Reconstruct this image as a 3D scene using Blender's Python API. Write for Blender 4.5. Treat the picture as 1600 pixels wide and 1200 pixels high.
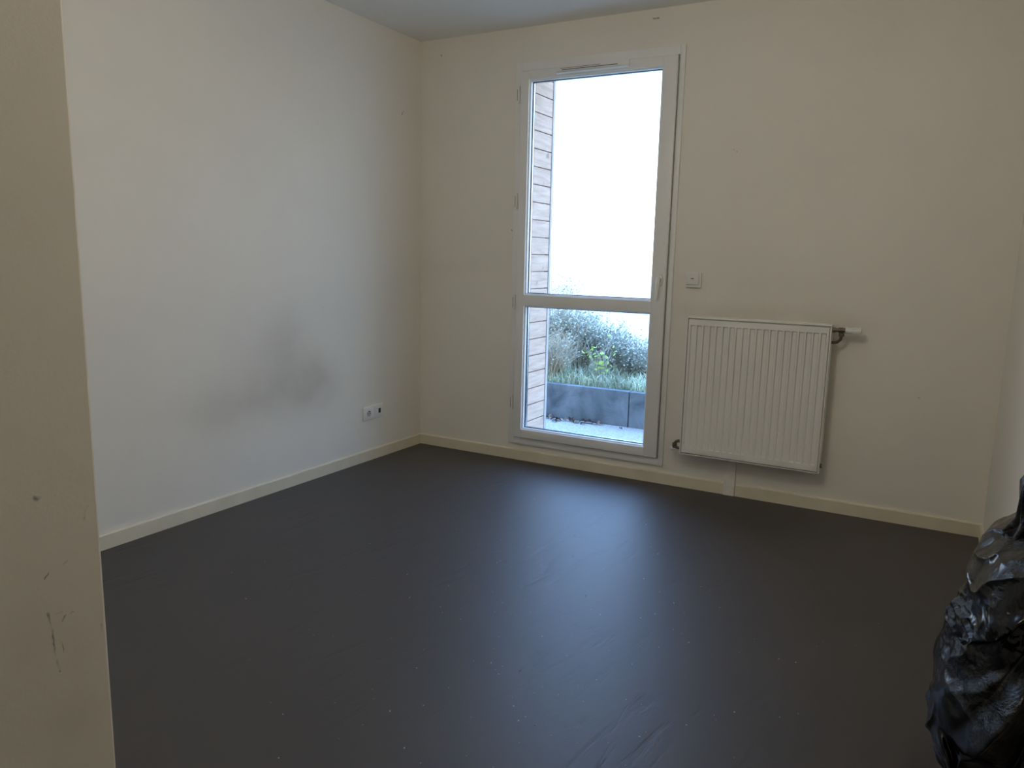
import bpy, bmesh, math, random
from mathutils import Vector, Matrix, noise
for o in list(bpy.data.objects): bpy.data.objects.remove(o)
S = bpy.context.scene
C = S.collection

# ---------------------------------------------------------------- camera
CAM = Vector((2.9004, -3.9857, 1.2276)); YAW, PIT, ROL, FPX = -0.50735, -0.16617, 0.02295, 1187.33
def cam_axes():
    cy, sy = math.cos(YAW), math.sin(YAW)
    f0 = Vector((sy, cy, 0)); r = Vector((cy, -sy, 0)); up = Vector((0, 0, 1))
    f = f0*math.cos(PIT) + up*math.sin(PIT); u = r.cross(f)
    return r*math.cos(ROL)+u*math.sin(ROL), u*math.cos(ROL)-r*math.sin(ROL), f
r_, u_, f_ = cam_axes()
cd = bpy.data.cameras.new('camera'); cam = bpy.data.objects.new('camera', cd); C.objects.link(cam)
cam.matrix_world = Matrix(((r_.x, u_.x, -f_.x, CAM.x), (r_.y, u_.y, -f_.y, CAM.y), (r_.z, u_.z, -f_.z, CAM.z), (0, 0, 0, 1)))
cd.sensor_width = 36; cd.lens = FPX*36/1600; cd.clip_start = 0.02; cd.clip_end = 500
S.camera = cam

# ---------------------------------------------------------------- sky
W = bpy.data.worlds.new('sky'); S.world = W; W.use_nodes = True
wn = W.node_tree.nodes; wl = W.node_tree.links; wn.clear()
tc = wn.new('ShaderNodeTexCoord'); sp = wn.new('ShaderNodeSeparateXYZ'); mr = wn.new('ShaderNodeMapRange')
cr = wn.new('ShaderNodeValToRGB'); bg = wn.new('ShaderNodeBackground'); wo = wn.new('ShaderNodeOutputWorld')
mr.inputs['From Min'].default_value = -0.2; mr.inputs['From Max'].default_value = 1.0
e = cr.color_ramp.elements
e[0].position = 0.0; e[0].color = (.95, .86, .72, 1)
e[1].position = 1.0; e[1].color = (.22, .46, 1.0, 1)
k = e.new(.20); k.color = (.85, .85, .85, 1)
k = e.new(.34); k.color = (.40, .62, 1.0, 1)
wl.new(tc.outputs['Generated'], sp.inputs[0]); wl.new(sp.outputs['Z'], mr.inputs['Value'])
wl.new(mr.outputs[0], cr.inputs[0]); wl.new(cr.outputs[0], bg.inputs[0]); wl.new(bg.outputs[0], wo.inputs[0])
bg.inputs[1].default_value = 6.5

# ---------------------------------------------------------------- colour management
S.view_settings.view_transform = 'Standard'; S.view_settings.look = 'None'
S.view_settings.gamma = 1; S.view_settings.use_curve_mapping = False
S.view_settings.exposure = 0.0
try: S.cycles.max_bounces = 16; S.cycles.diffuse_bounces = 10; S.cycles.transparent_max_bounces = 16
except Exception: pass

# ---------------------------------------------------------------- node helpers
class NT:
    def __init__(s, name):
        s.m = bpy.data.materials.new(name); s.m.use_nodes = True
        s.n = s.m.node_tree.nodes; s.l = s.m.node_tree.links
        s.b = s.n['Principled BSDF']
    def put(s, sock, v):
        if isinstance(v, (int, float)): sock.default_value = v
        elif isinstance(v, (tuple, list)) or isinstance(v, Vector): sock.default_value = v
        else: s.l.new(v, sock)
    def M(s, op, a, b=0.0, c=None, clamp=False):
        x = s.n.new('ShaderNodeMath'); x.operation = op; x.use_clamp = clamp
        s.put(x.inputs[0], a); s.put(x.inputs[1], b)
        if c is not None: s.put(x.inputs[2], c)
        return x.outputs[0]
    def V(s, op, a, b=(0, 0, 0), out=0, scale=None):
        x = s.n.new('ShaderNodeVectorMath'); x.operation = op
        s.put(x.inputs[0], a); s.put(x.inputs[1], b)
        if scale is not None: s.put(x.inputs['Scale'], scale)
        return x.outputs['Value'] if out else x.outputs[0]
    def coord(s): return s.n.new('ShaderNodeTexCoord').outputs['Object']
    def noise(s, vec, scale, detail=3, rough=.5, dist=0, col=False):
        x = s.n.new('ShaderNodeTexNoise'); x.inputs['Scale'].default_value = scale
        x.inputs['Detail'].default_value = detail; x.inputs['Roughness'].default_value = rough
        x.inputs['Distortion'].default_value = dist
        s.l.new(vec, x.inputs['Vector']); return x.outputs['Color' if col else 'Fac']
    def ramp(s, fac, stops):
        x = s.n.new('ShaderNodeValToRGB'); el = x.color_ramp.elements
        el[0].position, el[0].color = stops[0][0], (*stops[0][1], 1)
        el[1].position, el[1].color = stops[-1][0], (*stops[-1][1], 1)
        for p, c in stops[1:-1]:
            k = el.new(p); k.color = (*c, 1)
        s.l.new(fac, x.inputs[0]); return x.outputs[0]
    def mix(s, fac, a, b, mode='MIX'):
        x = s.n.new('ShaderNodeMix'); x.data_type = 'RGBA'; x.blend_type = mode
        s.put(x.inputs[0], fac)
        for i, v in ((6, a), (7, b)):
            if isinstance(v, (tuple, list)): v = (*v[:3], 1)
            s.put(x.inputs[i], v)
        return x.outputs[2]
    def mapr(s, v, a, b, c=0, d=1, smooth=True):
        x = s.n.new('ShaderNodeMapRange'); s.put(x.inputs[0], v)
        if smooth: x.interpolation_type = 'SMOOTHSTEP'
        x.inputs[1].default_value = a; x.inputs[2].default_value = b
        x.inputs[3].default_value = c; x.inputs[4].default_value = d; return x.outputs[0]
    def scale(s, vec, v):
        return s.V('MULTIPLY', vec, v)
    def bump(s, h, strength, dist=.01):
        x = s.n.new('ShaderNodeBump'); x.inputs['Strength'].default_value = strength
        x.inputs['Distance'].default_value = dist; s.l.new(h, x.inputs['Height'])
        s.l.new(x.outputs[0], s.b.inputs['Normal']); return x
    def seg(s, P, a, b, w, soft=1.0):
        """mask of a scuff mark: distance to the segment a-b"""
        a = Vector(a); ba = Vector(b)-a
        pa = s.V('SUBTRACT', P, a)
        h = s.M('DIVIDE', s.V('DOT_PRODUCT', pa, ba, out=1), max(ba.dot(ba), 1e-9), clamp=True)
        d = s.V('LENGTH', s.V('SUBTRACT', pa, s.V('SCALE', ba, scale=h)), out=1)
        return s.mapr(d, w*(1-soft*.8), w*(1+soft*.4), 1, 0)
    def blob(s, P, c, r):
        q = s.V('DIVIDE', s.V('SUBTRACT', P, c), r)
        d = s.V('LENGTH', q, out=1)
        return s.M('POWER', 2.718, s.M('MULTIPLY', s.M('MULTIPLY', d, d), -1.0))
    def base(s, c, rough=.5, metal=0, spec=None):
        if isinstance(c, (tuple, list)): c = (*c[:3], 1)
        s.put(s.b.inputs['Base Color'], c); s.put(s.b.inputs['Roughness'], rough)
        s.b.inputs['Metallic'].default_value = metal
        if spec is not None: s.b.inputs['Specular IOR Level'].default_value = spec
        return s.m

def plain(name, c, rough=.5, metal=0, var=.06, sc=30, spec=None):
    t = NT(name); P = t.coord(); n = t.noise(P, sc, 4)
    lo = tuple(x*(1-var) for x in c); hi = tuple(min(1, x*(1+var)) for x in c)
    return t.base(t.ramp(n, [(.3, lo), (.7, hi)]), rough, metal, spec)


# wall paint -------------------------------------------------
PAINT = (.80, .765, .685)
def wall_mat(name, col=PAINT, stains=(), marks=(), rust=None):
    t = NT(name); P = t.coord()
    n1 = t.noise(P, 1.3, 4, .55); n2 = t.noise(P, 180, 2)
    c = t.ramp(n1, [(.3, tuple(x*.965 for x in col)), (.7, tuple(min(1, x*1.02) for x in col))])
    if stains:
        wob = t.V('SCALE', t.V('SUBTRACT', t.noise(P, 3.0, 3, col=True), (.5, .5, .5)), scale=.12)
        Q = t.V('ADD', P, wob); acc = None
        for cen, rad, st in stains:
            m = t.M('MULTIPLY', t.blob(Q, cen, rad), st)
            acc = m if acc is None else t.M('ADD', acc, m)
        acc = t.M('MULTIPLY', acc, t.mapr(t.noise(P, 7, 4), .2, .8, .8, 1.15), clamp=True)
        c = t.mix(acc, c, (.33, .29, .235))
    if marks:
        wob = t.V('SCALE', t.V('SUBTRACT', t.noise(P, 45, 3, col=True), (.5, .5, .5)), scale=.012)
        Q = t.V('ADD', P, wob); acc = None
        br = t.mapr(t.noise(P, 90, 3), .42, .6)
        for a, b, w, st in marks:
            m = t.M('MULTIPLY', t.seg(Q, a, b, w), st)
            acc = m if acc is None else t.M('MAXIMUM', acc, m)
        acc = t.M('MULTIPLY', acc, t.mapr(br, 0, 1, .45, 1), clamp=True)
        c = t.mix(acc, c, (.10, .085, .07))
    t.bump(n2, .10, .002)
    return t.base(c, .82, spec=.25)

mW_left = wall_mat('paint_left_wall', stains=[
    ((0, -1.26, .50), (9, .38, .12), .25), ((0, -.95, .53), (9, .14, .15), .24),
    ((0, -1.17, .80), (9, .14, .15), .20), ((0, -1.14, .64), (9, .24, .15), .20),
    ((0, -1.62, .48), (9, .22, .10), .12)],
    marks=[((0, -.192, 2.045), (0, -.188, 2.06), .004, .7), ((0, -.180, 2.068), (0, -.172, 2.064), .003, .6),
           ((0, -.9, .93), (0, -.89, .932), .003, .3)])
mW_back = wall_mat('paint_window_wall', stains=[
    ((2.05, 0, .97), (.42, 9, .05), .20), ((2.50, 0, .93), (.12, 9, .05), .18), ((2.1, 0, 1.08), (.5, 9, .16), .07),
    ((.30, 0, 1.15), (.5, 9, .05), .05)],
    marks=[((1.915, 0, 1.782), (1.930, 0, 1.779), .0025, .5), ((1.941, 0, 1.772), (1.943, 0, 1.771), .004, .6),
           ((.661, 0, 1.381), (.664, 0, 1.381), .005, .8), ((.668, 0, 1.339), (.675, 0, 1.339), .004, .8),
           ((.148, 0, 2.412), (.152, 0, 2.404), .003, .8), ((.13, 0, 2.404), (.134, 0, 2.41), .002, .5),
           ((1.47, 0, 2.455), (1.50, 0, 2.453), .005, .7), ((2.86, 0, .62), (2.865, 0, .62), .004, .5)])
mW_side = wall_mat('paint_partition', col=(.82, .775, .68), stains=[
    ((1.72, -3.38, .62), (9, .05, .06), .10), ((1.72, -3.33, .47), (9, .04, .04), .12), ((1.72, -3.31, .57), (9, .02, .05), .07)],
    marks=[((1.72, -3.357, .655), (1.72, -3.349, .575), .0022, .75), ((1.72, -3.349, .575), (1.72, -3.346, .55), .0022, .7),
           ((1.72, -3.340, .60), (1.72, -3.337, .575), .0015, .5), ((1.72, -3.362, .845), (1.72, -3.358, .843), .003, .7),
           ((1.72, -3.350, .72), (1.72, -3.356, .712), .0018, .7), ((1.72, -3.330, .64), (1.72, -3.334, .632), .0018, .6),
           ((1.72, -3.318, .64), (1.72, -3.322, .638), .0018, .5), ((1.72, -3.328, .725), (1.72, -3.32, .728), .0018, .35),
           ((1.72, -3.280, .81), (1.72, -3.287, .79), .0022, .35), ((1.72, -3.345, .65), (1.72, -3.335, .648), .0018, .4),
           ((1.72, -3.272, .60), (1.72, -3.27, .585), .0018, .4)])
mW = wall_mat('paint_plain_wall')
mCeil = wall_mat('paint_ceiling', col=(.82, .82, .80))
mBase = plain('baseboard_paint', (.72, .66, .51), .45, var=.05, sc=9)
mPVC = plain('white_window_plastic', (.80, .80, .77), .32, var=.015, sc=4)
mGasket = plain('dark_gasket', (.035, .05, .08), .5)
mSteelSp = plain('spacer_metal', (.55, .6, .66), .25, .9)
mRad = plain('radiator_enamel', (.80, .79, .74), .33, var=.02, sc=6)
mPlastic = plain('white_switch_plastic', (.76, .755, .71), .35, var=.01)
mDark = plain('dark_void', (.012, .012, .012), .6)
mBrass = plain('tarnished_brass', (.16, .135, .10), .35, .7, var=.3, sc=60)
mGap = plain('gap_grey', (.30, .28, .25), .5, .2, var=.3, sc=80)

# carpet -----------------------------------------------------
def carpet():
    t = NT('carpet'); P = t.coord()
    big = t.noise(P, 1.1, 5, .6); fine = t.noise(P, 420, 2)
    c = t.ramp(big, [(.3, (.024, .0175, .0155)), (.7, (.037, .028, .025))])
    c = t.mix(t.mapr(t.noise(P, 260, 3), .35, .7, 0, .35), c, (.045, .036, .031))
    # pile lying in brushed streaks
    rot = t.n.new('ShaderNodeVectorRotate'); rot.rotation_type = 'Z_AXIS'; rot.inputs['Angle'].default_value = math.radians(8)
    t.l.new(P, rot.inputs[0])
    st = t.noise(t.scale(rot.outputs[0], (15, 3.0, 1)), 1.0, 5, .6, .35)
    msk = t.mapr(t.noise(P, 1.6, 2), .40, .62)
    st2 = t.M('MULTIPLY', t.mapr(st, .30, .50, 1, 0), msk)
    c = t.mix(t.M('MULTIPLY', st2, .4), c, (.015, .012, .011))
    h = t.M('ADD', t.M('MULTIPLY', fine, .25), t.M('MULTIPLY', st2, -.75))
    t.bump(h, .33, .0035)
    t.base(c, .48, spec=.9)
    t.b.inputs['Sheen Weight'].default_value = .05; t.b.inputs['Sheen Roughness'].default_value = .35
    return t.m
mCarpet = carpet()

def glass():
    t = NT('window_glass'); t.n.remove(t.b)
    tr = t.n.new('ShaderNodeBsdfTransparent'); gl = t.n.new('ShaderNodeBsdfGlossy'); mx = t.n.new('ShaderNodeMixShader')
    fr = t.n.new('ShaderNodeFresnel'); fr.inputs['IOR'].default_value = 1.45
    tr.inputs[0].default_value = (.93, .97, .98, 1); gl.inputs['Roughness'].default_value = .01
    t.l.new(fr.outputs[0], mx.inputs[0]); t.l.new(tr.outputs[0], mx.inputs[1]); t.l.new(gl.outputs[0], mx.inputs[2])
    t.l.new(mx.outputs[0], t.n['Material Output'].inputs[0]); return t.m
mGlass = glass()

def bagmat():
    t = NT('black_bin_bag_plastic'); P = t.coord()
    w = t.noise(t.scale(P, (1, 1, 1)), 26, 6, .62, 1.4); w2 = t.noise(P, 9, 4, .6, 1.0)
    h = t.M('ADD', t.M('ABSOLUTE', t.M('SUBTRACT', w, .5)), t.M('MULTIPLY', t.M('ABSOLUTE', t.M('SUBTRACT', w2, .5)), 1.6))
    crumple = t.mapr(t.noise(P, 5.0, 3), .44, .58, .04, 1)
    t.bump(t.M('MULTIPLY', h, crumple), .45, .015)
    t.base((.003, .003, .0035), .15, spec=.34); return t.m
mBag = bagmat()

def wood():
    t = NT('weathered_larch_cladding'); P = t.coord()
    n = t.noise(t.scale(P, (2, 3, 26)), 1.5, 5, .6, .5); k = t.noise(P, 9, 2)
    c = t.ramp(n, [(.25, (.42, .29, .21)), (.75, (.66, .50, .39))])
    c = t.mix(t.mapr(k, .66, .74, 0, .6), c, (.20, .12, .07))
    t.bump(n, .3, .004); return t.base(c, .75)
mWood = wood()
def concrete(name, a, b, sc=5):
    t = NT(name); P = t.coord(); n = t.noise(P, sc, 8, .62, .4); f = t.noise(P, 90, 3)
    c = t.ramp(n, [(.3, a), (.7, b)])
    t.bump(t.M('ADD', n, t.M('MULTIPLY', f, .3)), .4, .01); return t.base(c, .85)
mConc = concrete('weathered_concrete', (.050, .070, .085), (.20, .24, .265), 4.5)
def gravel():
    t = NT('washed_gravel_paving'); P = t.coord()
    v = t.n.new('ShaderNodeTexVoronoi'); v.inputs['Scale'].default_value = 60; t.l.new(P, v.inputs['Vector'])
    c = t.ramp(t.noise(P, 70, 5, .7), [(.3, (.26, .26, .245)), (.7, (.60, .58, .54))])
    t.bump(v.outputs['Distance'], .4, .006); return t.base(c, .8)
mGravel = gravel()
mSoil = concrete('bank_soil', (.07, .085, .04), (.16, .18, .09), 9)
mField = concrete('pale_field', (.62, .60, .50), (.78, .75, .64), .2)
mTrimGrey = plain('grey_corner_batten', (.40, .38, .38), .6)
mStem = plain('dry_stem', (.46, .43, .34), .8, var=.25, sc=5)
mStem2 = plain('grey_green_stem', (.42, .43, .38), .8, var=.3, sc=4)
mLeafD = plain('dull_green_leaf', (.46, .52, .44), .6, var=.4, sc=6)
mLeafG = plain('fresh_green_leaf', (.36, .55, .10), .5, var=.25, sc=8)
mGrass = plain('pale_grass', (.46, .52, .36), .7, var=.45, sc=5)
mDead = plain('dead_leaf', (.13, .075, .05), .8, var=.5, sc=20)
mDeadPale = plain('pale_dead_leaf', (.42, .33, .24), .8, var=.3, sc=20)

# ---------------------------------------------------------------- mesh helpers
def BM(): return bmesh.new()
def box(bm, x0, x1, y0, y1, z0, z1, bev=0.0, seg=2):
    vs = [bm.verts.new((x, y, z)) for z in (z0, z1) for y in (y0, y1) for x in (x0, x1)]
    fs = [(0, 2, 3, 1), (4, 5, 7, 6), (0, 1, 5, 4), (2, 6, 7, 3), (0, 4, 6, 2), (1, 3, 7, 5)]
    nf = [bm.faces.new([vs[i] for i in f]) for f in fs]
    if bev > 0:
        ed = list({e for f in nf for e in f.edges})
        bmesh.ops.bevel(bm, geom=ed, offset=bev, segments=seg, affect='EDGES', profile=.6)
    return vs
def prism(bm, pts, axis, a, b):
    """polygon pts in the two other axes, extruded on axis from a to b"""
    def P(p, v):
        return {0: (v, p[0], p[1]), 1: (p[0], v, p[1]), 2: (p[0], p[1], v)}[axis]
    A = [bm.verts.new(P(p, a)) for p in pts]; B = [bm.verts.new(P(p, b)) for p in pts]
    bm.faces.new(A); bm.faces.new(B[::-1]); n = len(pts)
    for i in range(n): bm.faces.new((A[i], B[i], B[(i+1) % n], A[(i+1) % n]))
def tube(bm, path, rad, seg=12, cap=True):
    path = [Vector(p) for p in path]; rings = []
    rads = rad if isinstance(rad, (list, tuple)) else [rad]*len(path)
    prev = None
    for i, p in enumerate(path):
        d = (path[min(i+1, len(path)-1)]-path[max(i-1, 0)])
        d = d.normalized() if d.length > 1e-9 else prev_d
        prev_d = d
        if prev is None:
            a = d.cross(Vector((0, 0, 1)));
            if a.length < .1: a = d.cross(Vector((0, 1, 0)))
            a.normalize()
        else:
            a = (prev-d*prev.dot(d)).normalized()
        prev = a; b = d.cross(a)
        rings.append([bm.verts.new(p+(a*math.cos(t)+b*math.sin(t))*rads[i]) for t in [2*math.pi*k/seg for k in range(seg)]])
    for i in range(len(rings)-1):
        for k in range(seg):
            bm.faces.new((rings[i][k], rings[i][(k+1) % seg], rings[i+1][(k+1) % seg], rings[i+1][k]))
    if cap:
        bm.faces.new(rings[0][::-1]); bm.faces.new(rings[-1])
def obj(name, bm, mat, parent=None, smooth=False, loc=None):
    bmesh.ops.recalc_face_normals(bm, faces=bm.faces)
    me = bpy.data.meshes.new(name); bm.to_mesh(me); bm.free()
    me.materials.append(mat)
    if smooth:
        for p in me.polygons: p.use_smooth = True
    o = bpy.data.objects.new(name, me); C.objects.link(o)
    if parent: o.parent = parent
    if loc: o.location = loc
    return o
def smooth_by_angle(o, ang=35):
    o.data.polygons.foreach_set('use_smooth', [True]*len(o.data.polygons))
    bm = bmesh.new(); bm.from_mesh(o.data)
    for e in bm.edges:
        if len(e.link_faces) == 2 and e.calc_face_angle(0) > math.radians(ang): e.smooth = False
    bm.to_mesh(o.data); bm.free(); return o
def empty(name, loc):
    o = bpy.data.objects.new(name, None); C.objects.link(o); o.location = loc; o.empty_display_size = .05; return o
def tag(o, label=None, cat=None, group=None, kind=None):
    if label: o['label'] = label
    if cat: o['category'] = cat
    if group: o['group'] = group
    if kind: o['kind'] = kind
    return o
def struct(name, bm, mat): return tag(obj(name, bm, mat), kind='structure')
class Local:
    """collects parts given in room coordinates under an Empty standing at loc"""
    def __init__(s, name, loc): s.root = empty(name, loc); s.loc = Vector(loc)
    def part(s, name, bm, mat, parent=None, smooth=None):
        o = obj(name, bm, mat)
        if smooth: smooth_by_angle(o, smooth)
        if parent is None:
            o.data.transform(Matrix.Translation(-s.loc)); o.parent = s.root
        else:
            o.data.transform(Matrix.Translation(-s.loc)); o.parent = parent
        return o

# ---------------------------------------------------------------- room shell
XR = 3.179; H = 2.5; YB = -5.4; PX, PY = 1.72, -3.263; T = .2
bm = BM(); box(bm, -T, XR+T, YB-T, 0.0, -.12, 0); struct('floor', bm, mCarpet)
bm = BM(); box(bm, -T, XR+T, YB-T, .38, H, H+.15); struct('ceiling', bm, mCeil)
bm = BM(); box(bm, -T, 0, YB-T, 0, 0, H); struct('wall_left', bm, mW_left)
bm = BM(); box(bm, XR, XR+T, YB-T, 0, 0, H); struct('wall_right', bm, mW)
bm = BM(); box(bm, 0, XR, YB-T, YB, 0, H); struct('wall_front', bm, mW)
bm = BM(); box(bm, 0, PX, YB, PY, 0, H, .004); struct('wall_near_left', bm, mW_side)
# window wall with its opening
OX0, OX1, OZ0, OZ1 = .70, 1.64, .12, 2.29
bm = BM()
for a in ((-T, OX0, 0, H), (OX1, XR+T, 0, H), (OX0, OX1, 0, OZ0), (OX0, OX1, OZ1, H)):
    box(bm, a[0], a[1], 0, .08, a[2], a[3])
for a in ((-T, OX0, 0, H), (OX1, XR+T, 0, H), (OX0, OX1, 0, OZ0), (OX0, OX1, 2.40, H)):
    box(bm, a[0], a[1], .08, .36, a[2], a[3])
struct('wall_back', bm, mW_back)

# baseboards
def bb_profile(h=.066, t=.012): return [(0, 0), (t, 0), (t, h-.006), (t-.005, h), (0, h)]
bm = BM(); prism(bm, [(-p, z) for p, z in bb_profile()], 0, 0.0, 1.996); prism(bm, [(-p, z) for p, z in bb_profile()], 0, 2.056, XR)
tag(obj('baseboard_back', bm, mBase), kind='structure')
bm = BM(); prism(bm, bb_profile(), 1, PY, -.012); struct('baseboard_left', bm, mBase)
bm = BM(); prism(bm, [(XR-p, z) for p, z in bb_profile()], 1, YB, -.012); struct('baseboard_right', bm, mBase)
bm = BM(); prism(bm, [(PX+p, z) for p, z in bb_profile()], 1, YB, PY); struct('baseboard_near_left', bm, mBase)

# ---------------------------------------------------------------- French window
win = Local('window_1', (1.165, 0, .102)); tag(win.root, kind='structure')
FX0, FX1, FZ0, FZ1 = .674, 1.655, .102, 2.308
def ring(bm, x0, x1, z0, z1, X0, X1, Z0, Z1, y0, y1, bev=0.0):
    box(bm, x0, X0, y0, y1, z0, z1, bev); box(bm, X1, x1, y0, y1, z0, z1, bev)
    box(bm, X0, X1, y0, y1, z0, Z0, bev); box(bm, X0, X1, y0, y1, Z1, z1, bev)
bm = BM()
ring(bm, FX0, FX1, FZ0, FZ1, .712, 1.628, .142, 2.262, -.014, -.0005, .002)     # cover strip on the wall
ring(bm, OX0, OX1, OZ0, OZ1, .745, 1.60, .175, 2.235, -.0005, .075)
frame = win.part('frame', bm, mPVC, smooth=35)
# sash
SX0, SX1, SZ0, SZ1 = .716, 1.622, .147, 2.258
GX0, GX1 = .776, 1.538; GZ = ((.206, .937), (1.016, 2.202))
bm = BM()
bev = .004
def member(x0, x1, z0, z1): box(bm, x0, x1, -.032, .035, z0, z1, bev)
member(SX0, GX0-.008, SZ0, SZ1); member(GX1+.008, SX1, SZ0, SZ1)
member(GX0-.009, GX1+.009, SZ0, GZ[0][0]-.008); member(GX0-.009, GX1+.009, GZ[0][1]+.008, GZ[1][0]-.008); member(GX0-.009, GX1+.009, GZ[1][1]+.008, SZ1)
sash = win.part('sash', bm, mPVC, smooth=35)
bm = BM(); ring(bm, SX0-.0035, SX1+.003, SZ0-.004, SZ1+.002, SX0+.002, SX1-.002, SZ0+.002, SZ1-.002, -.018, -.0145); win.part('sash_gap_shade', bm, mGap)  # dark ring painting the shade of the gap between sash and frame
for z0, z1 in GZ:
    bm = BM()      # glazing bead: slanted inner lip around the pane
    q = .009
    def bead(pts_out, pts_in): bm.faces.new([bm.verts.new(p) for p in pts_out+pts_in])
    o = [(GX0-q, -.026, z0-q), (GX1+q, -.026, z0-q), (GX1+q, -.026, z1+q), (GX0-q, -.026, z1+q)]
    i1 = [(GX0, -.018, z0), (GX1, -.018, z0), (GX1, -.018, z1), (GX0, -.018, z1)]
    i2 = [(GX0, .004, z0), (GX1, .004, z0), (GX1, .004, z1), (GX0, .004, z1)]
    for A, B in ((o, i1), (i1, i2)):
        for j in range(4):
            k = (j+1) % 4; bm.faces.new([bm.verts.new(p) for p in (A[j], A[k], B[k], B[j])])
    win.part('glazing_bead', bm, mPVC, sash)
    bm = BM(); ring(bm, GX0-.004, GX1+.004, z0-.004, z1+.004, GX0+.003, GX1-.003, z0+.003, z1-.003, .003, .006)
    ring(bm, GX0-.004, GX1+.004, z0-.004, z1+.004, GX0+.003, GX1-.003, z0+.003, z1-.003, .026, .030)
    win.part('gasket', bm, mGasket, sash)
    bm = BM(); ring(bm, GX0-.004, GX1+.004, z0-.004, z1+.004, GX0+.004, GX1-.004, z0+.004, z1-.004, .010, .022)
    win.part('spacer', bm, mSteelSp, sash)
    bm = BM()
    vs = [bm.verts.new(p) for p in ((GX0-.003, .016, z0-.003), (GX1+.003, .016, z0-.003), (GX1+.003, .016, z1+.003), (GX0-.003, .016, z1+.003))]
    bm.faces.new(vs); win.part('pane', bm, mGlass, sash)
# vent on the top rail
bm = BM(); box(bm, .945, 1.365, -.043, -.031, 2.222, 2.258, .003)
prism(bm, [(-.041, 2.236), (-.060, 2.224), (-.060, 2.220), (-.041, 2.218)], 0, .945, 1.365)
vent = win.part('trickle_vent', bm, mPVC, smooth=30)
bm = BM(); box(bm, .975, 1.30, -.0445, -.0425, 2.2385, 2.2415)
box(bm, .965, 1.20, -.0445, -.0425, 2.2475, 2.249)
win.part('vent_slot', bm, mGasket, vent)
# hinges
for z in (2.134, 1.545, .959, .359):
    bm = BM(); tube(bm, [(.700, -.024, z-.045), (.700, -.024, z+.045)], .0065, 12)
    hg = win.part('hinge', bm, mPVC, smooth=40)
    bm = BM(); box(bm, .6915, .6945, -.028, -.022, z-.032, z+.030)
    win.part('hinge_gap', bm, mGap, hg)
# handle: oval rosette and lever turned down
bm = BM()
tube(bm, [(1.592, -.032, 1.118), (1.592, -.040, 1.118)], [.017, .015], 24)
for v in bm.verts: v.co.z = 1.118+(v.co.z-1.118)*2.0
tube(bm, [(1.592, -.038, 1.128), (1.592, -.062, 1.128)], .009, 16)
tube(bm, [(1.592, -.062, 1.138), (1.592, -.065, 1.12), (1.590, -.066, 1.07), (1.588, -.064, 1.02)], [.008, .0105, .0105, .008], 14)
win.part('handle', bm, mPlastic, smooth=50)

# ---------------------------------------------------------------- radiator
RX0, RX1, RZ0, RZ1, RYF, RYB = 1.772, 2.470, .212, .944, -.102, -.038
rad = Local('radiator', (2.12, -.05, RZ0)); tag(rad.root, 'white ribbed steel panel radiator on the wall right of the window', 'radiator')
# front panel with 20 pressed channels, built as a height grid
def panel(yf, dirn):
    bm = BM(); N = 20; x0, x1 = RX0+.0075, RX1-.0075; z0, z1 = RZ0+.007, RZ1-.014
    pitch = .0333; start = (x0+x1)/2-pitch*N/2
    xs = [x0, x0+.002]
    for k in range(N):
        c = start+pitch*(k+.5)
        xs += [c-.0125, c-.0095, c+.0095, c+.0125]
    xs += [x1-.002, x1]; xs = sorted(xs)
    zt, zb = z1-.030, z0+.030
    zs = [z0, z0+.002, zb, zb+.004, zt-.004, zt, z1-.002, z1]
    def dep(x, z):
        if x <= x0+1e-6 or x >= x1-1e-6 or z <= z0+1e-6 or z >= z1-1e-6: return .006
        for k in range(N):
            c = start+pitch*(k+.5)
            if abs(x-c) < .0096 and zb+.002 < z < zt-.002: return .009
        return 0
    g = [[bm.verts.new((x, yf+dirn*dep(x, z), z)) for x in xs] for z in zs]
    for i in range(len(zs)-1):
        for j in range(len(xs)-1): bm.faces.new((g[i][j], g[i][j+1], g[i+1][j+1], g[i+1][j]))
    # closed back
    gb = [bm.verts.new(p) for p in ((x0, yf+dirn*.012, z0), (x1, yf+dirn*.012, z0), (x1, yf+dirn*.012, z1), (x0, yf+dirn*.012, z1))]
    bm.faces.new(gb)
    return bm
rad.part('front_panel', panel(RYF, 1), mRad, smooth=60)
rad.part('back_panel', panel(RYB, -1), mRad, smooth=60)
bm = BM(); xx = RX0+.02
while xx < RX1-.03:
    box(bm, xx, xx+.0008, RYF+.013, RYB-.013, RZ0+.03, RZ1-.06); box(bm, xx, xx+.016, RYF+.012, RYF+.0128, RZ0+.03, RZ1-.06); xx += .016
rad.part('convector_fins', bm, mRad)
for sx, x in ((-1, RX0), (1, RX1)):
    bm = BM(); a, b = (x, x+.0015) if sx < 0 else (x-.0015, x)
    box(bm, a, b, RYF-.001, RYB, RZ0, RZ1-.002)
    c, d = (x, x+.0055) if sx < 0 else (x-.0055, x)
    box(bm, c, d, RYF-.003, RYF, RZ0, RZ1-.002)
    rad.part('side_cover', bm, mRad)
bm = BM(); box(bm, RX0+.002, RX1-.002, RYF-.003, RYF, RZ0, RZ0+.004); rad.part('lower_rim', bm, mRad)
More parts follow.
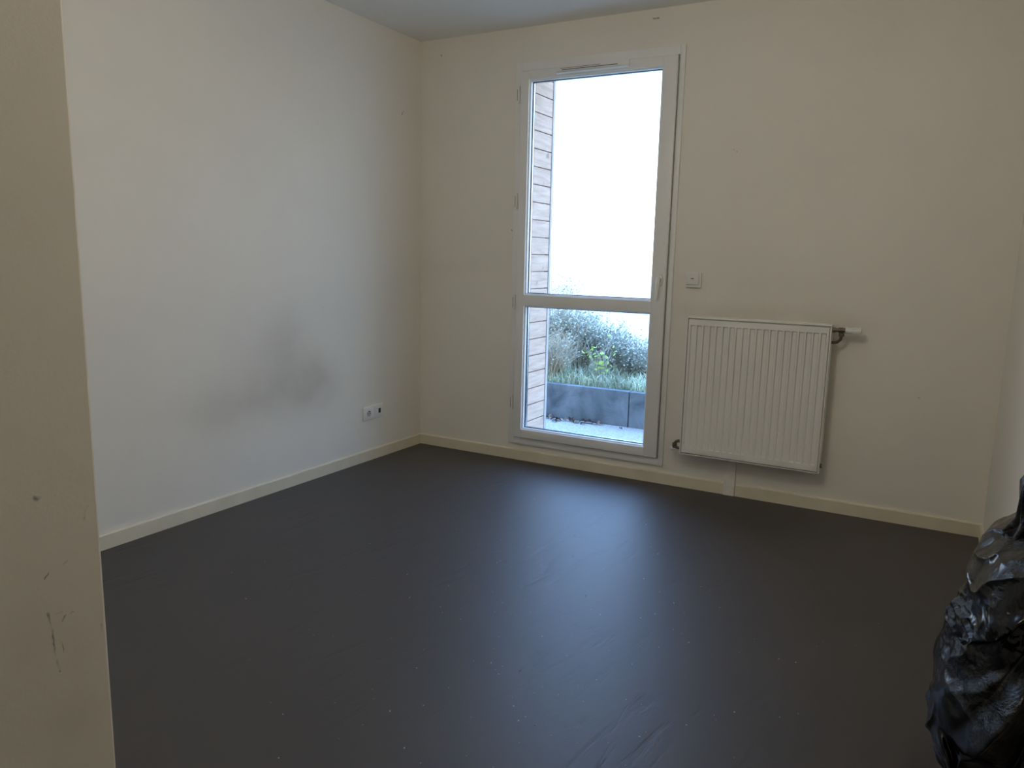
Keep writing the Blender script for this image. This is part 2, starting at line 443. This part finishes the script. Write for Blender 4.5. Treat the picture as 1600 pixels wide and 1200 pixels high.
# top grille
bm = BM(); zt = RZ1
box(bm, RX0, RX1, RYF-.001, RYF+.012, zt-.010, zt, .002); box(bm, RX0, RX1, RYB-.010, RYB, zt-.010, zt, .002)
x = RX0+.001
while x < RX1-.006:
    box(bm, x, x+.0045, RYF+.010, RYB-.008, zt-.006, zt-.001); x += .0105
box(bm, RX0, RX1, -.072, -.068, zt-.006, zt-.001)
rad.part('top_grille', bm, mRad)
bm = BM(); box(bm, RX0+.003, RX0+.008, RYF+.004, RYF+.010, RZ0+.004, RZ1-.011); box(bm, RX1-.008, RX1-.003, RYF+.004, RYF+.010, RZ0+.004, RZ1-.011); box(bm, RX0+.003, RX1-.003, RYF+.004, RYF+.010, RZ0+.003, RZ0+.0065); rad.part('panel_gap_shade', bm, mGap)  # grey strips standing in for shade between front panel and its rims
for x in (1.93, 2.31):
    for zb_ in (.32, .80):
        bm = BM(); box(bm, x-.02, x+.02, RYB-.002, -.0005, zb_, zb_+.04); rad.part('wall_bracket', bm, mRad)
# thermostatic valve, top right
bm = BM()
tube(bm, [(2.466, -.070, .917), (2.484, -.070, .917)], .014, 6); tube(bm, [(2.484, -.070, .917), (2.500, -.070, .917)], .010, 16)
tube(bm, [(2.498, -.070, .917), (2.520, -.070, .917)], .015, 6); tube(bm, [(2.518, -.070, .917), (2.530, -.070, .917)], .011, 16)
valve = rad.part('valve_body', bm, mBrass, smooth=40)
bm = BM()
tube(bm, [(2.510, -.070, .905), (2.512, -.070, .892), (2.508, -.066, .872), (2.494, -.062, .858), (2.474, -.060, .855), (2.44, -.055, .855)], .0072, 12)
tube(bm, [(2.511, -.070, .903), (2.512, -.070, .888)], .0125, 6)
rad.part('valve_pipe', bm, mBrass, valve, smooth=40)
bm = BM()
tube(bm, [(2.528, -.070, .917), (2.538, -.070, .917), (2.540, -.070, .917), (2.553, -.070, .917), (2.590, -.070, .917), (2.597, -.070, .917)],
     [.0165, .0165, .0145, .0145, .0165, .0145], 24)
for k in range(10):
    t = 2*math.pi*k/10; c = (math.cos(t)*.0165, math.sin(t)*.0165)
    tube(bm, [(2.560, -.070+c[0], .917+c[1]), (2.590, -.070+c[0], .917+c[1])], .0014, 6)
rad.part('thermostat_head', bm, mPlastic, valve, smooth=40)
bm = BM()
for k in range(3): box(bm, 2.5972, 2.5978, -.080, -.060, .9095+k*.006, .911+k*.006)
rad.part('head_slot', bm, mDark, valve)
# return valve, lower left
bm = BM()
tube(bm, [(1.775, -.070, .268), (1.755, -.070, .272), (1.742, -.070, .266), (1.734, -.070, .252)], .0085, 12)
tube(bm, [(1.734, -.070, .258), (1.734, -.070, .232)], .013, 6)
tube(bm, [(1.775, -.070, .228), (1.744, -.070, .236)], .007, 10)
rv = rad.part('return_valve', bm, mBrass, smooth=40)
bm = BM(); tube(bm, [(1.741, -.071, .229), (1.716, -.073, .229), (1.713, -.073, .229)], [.010, .010, .007], 16); rad.part('valve_cap', bm, mPlastic, rv, smooth=40)
bm = BM(); tube(bm, [(2.468, -.070, .246), (2.478, -.070, .246)], .012, 6); rad.part('drain_plug', bm, mBrass)

# pendant lamp of the room, hanging above the frame
LX, LY, LZ = 1.98, -2.2, 2.14
lamp = Local('pendant_lamp', (LX, LY, H)); tag(lamp.root, 'lit opal glass globe lamp hanging on a short cord from the ceiling', 'lamp')
bm = BM(); tube(bm, [(LX, LY, H-.001), (LX, LY, H-.03)], [.05, .045], 32); lamp.part('ceiling_rose', bm, mPlastic, smooth=40)
bm = BM(); tube(bm, [(LX, LY, H-.03), (LX, LY, LZ+.13)], .004, 10); tube(bm, [(LX, LY, LZ+.165), (LX, LY, LZ+.13)], .022, 20); lamp.part('cord', bm, mPlastic, smooth=40)
bm = BM(); bmesh.ops.create_uvsphere(bm, u_segments=48, v_segments=24, radius=.14); bmesh.ops.translate(bm, verts=bm.verts, vec=(LX, LY, LZ))
tg = NT('lit_opal_glass'); tg.base((.9, .88, .84), .3)
tg.b.inputs['Emission Color'].default_value = (1, .915, .80, 1); tg.b.inputs['Emission Strength'].default_value = 24
lamp.part('globe', bm, tg.m, smooth=180)

# pipe cover under radiator
bm = BM(); box(bm, 1.997, 2.055, -.020, 0, 0.0, .30, .002)
tag(obj('pipe_cover', bm, plain('pipe_cover_paint', (.78, .75, .68), .45)), 'narrow white vertical pipe casing running from floor to radiator underside', 'pipe cover')

# ---------------------------------------------------------------- wall control right of the window
sw = Local('wall_control_box', (1.766, 0, 1.128)); tag(sw.root, 'small white square wall control above the radiator, beside the window', 'wall switch')
bm = BM(); box(bm, 1.724, 1.808, -.014, -.0005, 1.088, 1.168, .004, 3); hb = sw.part('housing', bm, mPlastic, smooth=40)
bm = BM(); box(bm, 1.727, 1.795, -.022, -.012, 1.104, 1.165, .003, 3); fp = sw.part('front_plate', bm, mPlastic, smooth=40)
bm = BM(); box(bm, 1.756, 1.769, -.0228, -.0215, 1.133, 1.137); sw.part('slot', bm, mDark, fp)

# double socket on the left wall
so = Local('double_wall_socket', (0, -.485, .288)); tag(so.root, 'white double wall outlet low on the left wall near the corner', 'power outlet')
bm = BM(); box(bm, .0005, .009, -.575, -.395, .247, .328, .003, 3); so.part('plate', bm, mPlastic, smooth=40)
bm = BM(); box(bm, .008, .0115, -.568, -.492, .254, .321, .002)
ins = so.part('power_insert', bm, mPlastic, smooth=40)
bm = BM(); tube(bm, [(.0118, -.530, .288), (.0122, -.530, .288)], .019, 28); so.part('power_well', bm, plain('socket_grey', (.46, .45, .43), .5), ins)
bm = BM()
for dy in (-.0095, .0095): tube(bm, [(.0122, -.530+dy, .288), (.0127, -.530+dy, .288)], .003, 12)
tube(bm, [(.0122, -.530, .300), (.018, -.530, .300)], .0028, 12)
so.part('contact_holes', bm, mDark, ins)
bm = BM(); box(bm, .008, .0115, -.478, -.402, .254, .321, .002); ins2 = so.part('data_insert', bm, mPlastic, smooth=40)
bm = BM(); box(bm, .0112, .0121, -.441, -.422, .277, .305); so.part('data_port', bm, mDark, ins2)

# ---------------------------------------------------------------- bin bag against the right wall
def bag_mesh():
    bm = BM(); NU, NV = 420, 260
    # width of the bag (distance of its left skin from the wall) at each height
    prof = [(0, .060), (.04, .09), (.09, .125), (.15, .170), (.20, .198), (.25, .202), (.30, .196), (.36, .178), (.42, .165), (.48, .148), (.54, .138), (.59, .115), (.615, .100), (.632, .075), (.645, .055), (.655, .03)]
    def wd(z):
        for (a, p), (b, q) in zip(prof, prof[1:]):
            if a <= z <= b:
                t = (z-a)/(b-a); return p+(q-p)*t
        return prof[-1][1]
    def ss(t): t = max(0, min(1, t)); return t*t*(3-2*t)
    # folds seen on the end that faces the door: line through (x,z), step depth, step width; the side right of / below the line stands forward
    folds = [((3.015, .28), (3.145, .52), .13, .032, 0),
             ((2.965, .36), (3.10, .54), -.035, .014, 1),
             ((2.965, .30), (3.07, .42), .030, .012, 1),
             ((3.00, .24), (3.05, .13), .030, .010, 0),
             ((3.10, .16), (3.15, .34), .040, .016, 0),
             ((3.02, .50), (3.14, .59), .022, .014, 1)]
    zs_top = .655; rows = []
    for j in range(NV+1):
        v = j/NV; z = zs_top*v
        w = wd(z); L = .50*(1-.22*v)*min(1, (w/.07))**.5; row = []
        for i in range(NU):
            th = 2*math.pi*i/NU
            c, s = math.cos(th), math.sin(th); n = 2.3
            cx = math.copysign(abs(c)**(2/n), c); sy = math.copysign(abs(s)**(2/n), s)
            x = XR-.006-w/2 + cx*w/2; y = -2.02 + sy*L*.60
            p = Vector((x, y, z))
            front = ss((-s+.25)/.6); left = ss((-c+.2)/.7)
            # big soft sags
            d = .016*noise.noise(p*6)+.010*noise.noise(p*13+Vector((5, 2, 1)))
            # sharp-edged creases, denser in the crumpled belt
            belt = math.exp(-((z-(.40+(x-2.98)*.9))/.06)**2)
            belt2 = math.exp(-((z-.14)/.05)**2)
            q = Vector((p.x*30-p.z*18, p.y*14, p.z*20+p.x*22)); smoothz = 1-.9*ss((p.x-3.03)/.03)*ss((.50-z)/.06)
            cr = abs(noise.noise(q))+.5*abs(noise.noise(q*2.1))
            d += (-.016*cr+.006)*(.12+1.0*belt+.6*belt2)*smoothz
            cr3 = 1-abs(noise.noise(Vector((p.x*8+p.z*7, p.y*5, p.z*8-p.x*9))))*2
            d += .010*max(0, cr3)**4*smoothz
            dirv = Vector((c, s*.9, .1)).normalized()
            p = p+dirv*d*min(1, left+.6*abs(s))
            yo = 0
            for (a, b, dep, wi, up) in folds:
                ax, az = b[0]-a[0], b[1]-a[1]; ln = math.hypot(ax, az)
                t = ((x-a[0])*ax+(z-a[1])*az)/ln/ln; sd = ((x-a[0])*az-(z-a[1])*ax)/ln  # >0 right of / below the line
                wv = .006*noise.noise(Vector((t*5, a[0]*9, 0)))
                end = ss((t+.15)/.3)*ss((1.25-t)/.35)
                yo += dep*end*ss((sd+wv)/wi)*math.exp(-max(0, sd)/.06)
            p.y -= yo*front
            p.x = min(p.x, XR-.004); p.z = max(p.z, .002)
            if j == 0: p.z = .002
            row.append(bm.verts.new(p))
        rows.append(row)
    for j in range(NV):
        for i in range(NU):
            k = (i+1) % NU; bm.faces.new((rows[j][i], rows[j][k], rows[j+1][k], rows[j+1][i]))
    bm.faces.new(rows[0][::-1])
    cx = sum((v.co for v in rows[-1]), Vector())/NU; cx.z += .006
    t = bm.verts.new(cx)
    for i in range(NU): bm.faces.new((rows[-1][i], rows[-1][(i+1) % NU], t))
    return bm
bag = Local('bin_bag', (XR-.09, -2.02, 0)); tag(bag.root, 'full black plastic bin bag slumped against the right wall', 'bin bag')
bag.part('sack', bag_mesh(), mBag, smooth=180)
def neck_mesh():
    bm = BM(); rows = []; NU = 72
    secs = [(.625, .055, .060), (.640, .052, .056), (.655, .042, .045), (.672, .034, .042), (.70, .034, .047), (.73, .035, .052), (.752, .035, .056), (.764, .028, .050)]
    for k, (z, rx, ry) in enumerate(secs):
        row = []
        for i in range(NU):
            th = 2*math.pi*i/NU
            pl = 1+.16*math.sin(th*7+z*9)+.08*math.sin(th*13-z*20)
            row.append(bm.verts.new((min(XR-.003, XR-.046+math.cos(th)*rx*.85*pl), -2.0+math.sin(th)*ry*pl, z+.006*math.sin(th*5) if k else z)))
        rows.append(row)
    for j in range(len(rows)-1):
        for i in range(NU): bm.faces.new((rows[j][i], rows[j][(i+1) % NU], rows[j+1][(i+1) % NU], rows[j+1][i]))
    bm.faces.new(rows[0][::-1]); bm.faces.new(rows[-1]); return bm
bag.part('gathered_neck', neck_mesh(), mBag, smooth=70)

# ---------------------------------------------------------------- flecks on the carpet
random.seed(4)
bm = BM()
def fleck(x, y, s):
    z = .0008; a = random.random()*6.28; n = 5; h = s*random.uniform(.3, .7)
    lo = [bm.verts.new((x+math.cos(a+k*6.283/n)*s*random.uniform(.6, 1.1), y+math.sin(a+k*6.283/n)*s*random.uniform(.5, 1), z)) for k in range(n)]
    top = bm.verts.new((x, y, z+h)); bm.faces.new(lo[::-1])
    for k in range(n): bm.faces.new((lo[k], lo[(k+1) % n], top))
for k in range(260):
    g = random.random()
    if g < .55: x = random.gauss(1.75, .42); y = random.gauss(-1.5, .62)
    elif g < .8: x = random.gauss(2.0, .35); y = random.gauss(-2.4, .35)
    else: x = random.uniform(.2, 3.0); y = random.uniform(-3.1, -.3)
    if not (.05 < x < 2.85 and -3.2 < y < -.1): continue
    fleck(x, y, random.choice((.0010, .0013, .0016, .0022, .0032)))
tag(obj('carpet_debris', bm, plain('plaster_crumb', (.55, .53, .50), .7)), 'pale plaster crumbs scattered over the dark carpet', 'debris', kind='stuff')

# ---------------------------------------------------------------- outside
bm = BM(); box(bm, -6, 9, .38, 1.26, -.14, -.005); struct('terrace', bm, mGravel)
# timber lined reveal
rev = empty('timber_reveal', (OX0, .2, .12)); tag(rev, kind='structure')
tag(rev, 'pale horizontal timber boards lining the outer left side of the window', 'cladding')
z = .105; n = 0
while z < 2.40:
    bm = BM(); box(bm, .690, .722, .080, .368, z+.002, z+.100, .002)
    o = obj('board', bm, mWood); o.data.transform(Matrix.Translation((-OX0, -.2, -.12))); o.parent = rev
    z += .1035; n += 1
bm = BM(); box(bm, .668, .727, .368, .395, -.004, 2.42, .002)
o = obj('corner_batten', bm, mTrimGrey); o.data.transform(Matrix.Translation((-OX0, -.2, -.12))); o.parent = rev
sof = empty('timber_soffit', (1.17, .2, 2.30)); tag(sof, kind='structure')
for k in range(9):
    bm = BM(); a = OX0+.022+k*.105; box(bm, a, min(a+.101, OX1), .080, .368, 2.372, 2.398, .002)
    o = obj('board', bm, mWood); o.data.transform(Matrix.Translation((-1.17, -.2, -2.30))); o.parent = sof
bm = BM(); box(bm, OX0, OX1, .08, .40, .085, .118, .003); struct('trim_1', bm, plain('outer_sill_metal', (.55, .58, .60), .35, .5))
# exterior skin of the house
bm = BM()
for a in ((-T, OX0-.032, 0, H+.15), (OX1, XR+T, 0, H+.15), (OX0-.032, OX1, 2.42, H+.15)): box(bm, a[0], a[1], .361, .368, a[2], a[3])
struct('wall_outer', bm, mWood)
# low concrete planter wall, in slabs
for i, (a, b, lab) in enumerate(((-2.1, .972, 'long grey concrete slab edging the raised bed outside the window'), (.980, 4.0, 'short visible concrete slab right of the joint in the planter wall'))):
    bm = BM(); box(bm, a, b, 1.26, 1.32, -.1, .262, .004)
    tag(obj('concrete_edging', bm, mConc), lab, 'concrete edging')
# bank behind
bm = BM(); nx, ny = 40, 24; g = []
for j in range(ny+1):
    y = 1.32+j*.16; row = []
    for i in range(nx+1):
        x = -4+i*.25; z = .235+.03*noise.noise(Vector((x*1.7, y*1.7, 0)))+(y-1.32)*.02-(max(0, y-4.0)*.9)
        row.append(bm.verts.new((x, y, z)))
    g.append(row)
for j in range(ny):
    for i in range(nx): bm.faces.new((g[j][i], g[j][i+1], g[j+1][i+1], g[j+1][i]))
struct('bank', bm, mSoil)
bm = BM(); box(bm, -90, 90, 4.5, 160, -2.6, -2.5); struct('field', bm, mField)

def shrub(name, label, cx, cy, h, r, seed, stems=70, leaves=260, smat=mStem2, lmat=mLeafD, lsize=.018, base=.24, group=None):
    rnd = random.Random(seed); loc = (cx, cy, base); L = Local(name, loc)
    tag(L.root, label, 'shrub', group)
    bs = BM(); bl = BM(); tips = []
    for k in range(stems):
        a = rnd.random()*6.283; rr = r*.30*math.sqrt(rnd.random())
        p = Vector((cx+math.cos(a)*rr, cy+math.sin(a)*rr, base-.01)); out = Vector((math.cos(a), math.sin(a), 0))
        hh = h*rnd.uniform(.55, 1.0); lean = r*rnd.uniform(.1, .9); pts = []
        bend = Vector((rnd.uniform(-.5, .5), rnd.uniform(-.5, .5), 0))*r*.5
        for s in range(6):
            t = s/5; pts.append(p+out*lean*t**1.5+bend*t*t+Vector((0, 0, hh*(t-.12*t*t*lean/r)))+Vector((rnd.uniform(-1, 1), rnd.uniform(-1, 1), 0))*.012*t)
        tube(bs, pts, [.0032, .0028, .0024, .002, .0015, .0008], 4, False); tips += pts[2:]
        for q in range(7):
            s = rnd.randint(1, 4); st = pts[s].lerp(pts[s+1], rnd.random()); d = Vector((rnd.uniform(-1, 1), rnd.uniform(-1, 1), rnd.uniform(.2, 1.2))).normalized()*rnd.uniform(.05, .16)
            e2 = st+d; e2.y = max(e2.y, 1.34); tube(bs, [st, st+d*.5+Vector((0, 0, .008)), e2], [.0016, .0012, .0006], 3, False); tips.append(e2)
    for k in range(leaves):
        p = rnd.choice(tips)+Vector((rnd.uniform(-.02, .02), rnd.uniform(-.02, .02), rnd.uniform(-.03, .02)))
        d = Vector((rnd.uniform(-1, 1), rnd.uniform(-1, 1), rnd.uniform(-.4, .8))).normalized(); u = d.cross(Vector((rnd.uniform(-1, 1), rnd.uniform(-1, 1), 1))).normalized()
        s = lsize*rnd.uniform(.6, 1.3); w = s*.38; nrm = d.cross(u)
        vs = [bl.verts.new(q) for q in (p, p+d*s*.5+u*w+nrm*w*.3, p+d*s, p+d*s*.5-u*w+nrm*w*.3)]; bl.faces.new(vs)
    L.part('stems', bs, smat); L.part('foliage', bl, lmat)
    return L.root
B = 'wild shrubs growing on the raised bank'
shrub('wild_shrub', 'tallest dry shrub beside the grey batten, reaching above the middle crossbar', -.02, 1.95, .84, .26, 1, 190, 2600, lsize=.022, group=B)
shrub('wild_shrub', 'tall tangled grey-green shrub next to the tallest one', .22, 2.05, .60, .22, 2, 170, 2400, lsize=.022, group=B)
shrub('wild_shrub', 'medium grey-green shrub behind the bright broad-leaved plant', .44, 2.10, .48, .20, 3, 150, 2200, lsize=.022, group=B)
shrub('wild_shrub', 'broad-leaved bright green plant amid the shrubs', .56, 1.68, .34, .14, 4, 14, 46, lmat=mLeafG, lsize=.045, group=B)
shrub('wild_shrub', 'low shrub just right of the bright broad-leaved plant', .66, 2.05, .36, .20, 5, 130, 1900, group=B)
shrub('wild_shrub', 'lowest shrub at the right edge of the window view', .86, 1.98, .29, .18, 8, 110, 1500, group=B)
shrub('wild_shrub', 'dry straw-coloured shrub low against the concrete edging, left', .20, 1.55, .40, .20, 6, 150, 500, smat=mStem, group=B)
shrub('wild_shrub', 'shrub far left mostly hidden by the timber reveal', -.75, 2.4, .95, .38, 7, 90, 900, group=B)

# grass: nobody could count it
bm = BM(); rnd = random.Random(9)
for k in range(9000):
    x = rnd.uniform(-1.0, 2.2); y = 1.33+abs(rnd.gauss(0, .5)); h = rnd.uniform(.04, .15); a = rnd.random()*6.28
    if y > 4: continue
    z = .225; w = rnd.uniform(.0015, .003); d = Vector((math.cos(a), math.sin(a), 0)); q = Vector((-d.y, d.x, 0))*w
    p0 = Vector((x, y, z)); p1 = p0+Vector((0, 0, h*.6))+d*h*.2; p2 = p0+Vector((0, 0, h*rnd.uniform(.55, 1)))+d*h*.7
    for q_ in (p0, p1, p2): q_.y = max(q_.y, 1.328)
    v = [bm.verts.new(t) for t in (p0-q, p0+q, p1+q*.8, p1-q*.8, p2)]
    bm.faces.new((v[0], v[1], v[2], v[3])); bm.faces.new((v[3], v[2], v[4]))
tag(obj('bank_grass', bm, mGrass), 'pale tangled grass on the raised bank outside', 'grass', kind='stuff')

# dead leaves along the foot of the edging
rnd = random.Random(12)
def leaf_mesh(seed, s):
    r2 = random.Random(seed); bm = BM(); n = 7; L = []; R = []; mid = []
    curl = r2.uniform(.2, .6)
    for i in range(n):
        t = i/(n-1); w = math.sin(math.pi*min(1, t*.95+.03))*s*.33; zz = curl*s*.6*math.sin(math.pi*t)
        mid.append(bm.verts.new(((t-.5)*s, 0, zz))); L.append(bm.verts.new(((t-.5)*s, w, zz+w*r2.uniform(.2, .8)))); R.append(bm.verts.new(((t-.5)*s, -w, zz+w*r2.uniform(.2, .8))))
    for i in range(n-1):
        bm.faces.new((mid[i], mid[i+1], L[i+1], L[i])); bm.faces.new((R[i], R[i+1], mid[i+1], mid[i]))
    bmesh.ops.solidify(bm, geom=bm.faces[:], thickness=.0006)
    return bm
spots = [(.29, 1.22, .07, 0), (.33, 1.19, .06, 0), (.36, 1.22, .055, 1), (.41, 1.18, .07, 0), (.45, 1.16, .06, 0), (.49, 1.19, .05, 1), (.53, 1.22, .06, 0),
         (.57, 1.19, .075, 0), (.60, 1.17, .05, 1), (.63, 1.22, .06, 0), (.68, 1.21, .07, 0), (.73, 1.20, .05, 0), (.77, 1.22, .06, 1), (.44, 1.12, .05, 0), (.66, 1.15, .045, 0), (.96, 1.16, .03, 0)]
for i, (x, y, s, pale) in enumerate(spots):
    o = obj('dead_leaf', leaf_mesh(i, s), mDeadPale if pale else mDead, loc=(x, y, -.002)); o.rotation_euler = (0, 0, rnd.random()*6.28)
    tag(o, 'pale curled dead leaf at the foot of the concrete edging' if pale else 'brown curled dead leaf at the foot of the concrete edging', 'leaf', 'pale dead leaves by the planter wall' if pale else 'brown dead leaves by the planter wall')
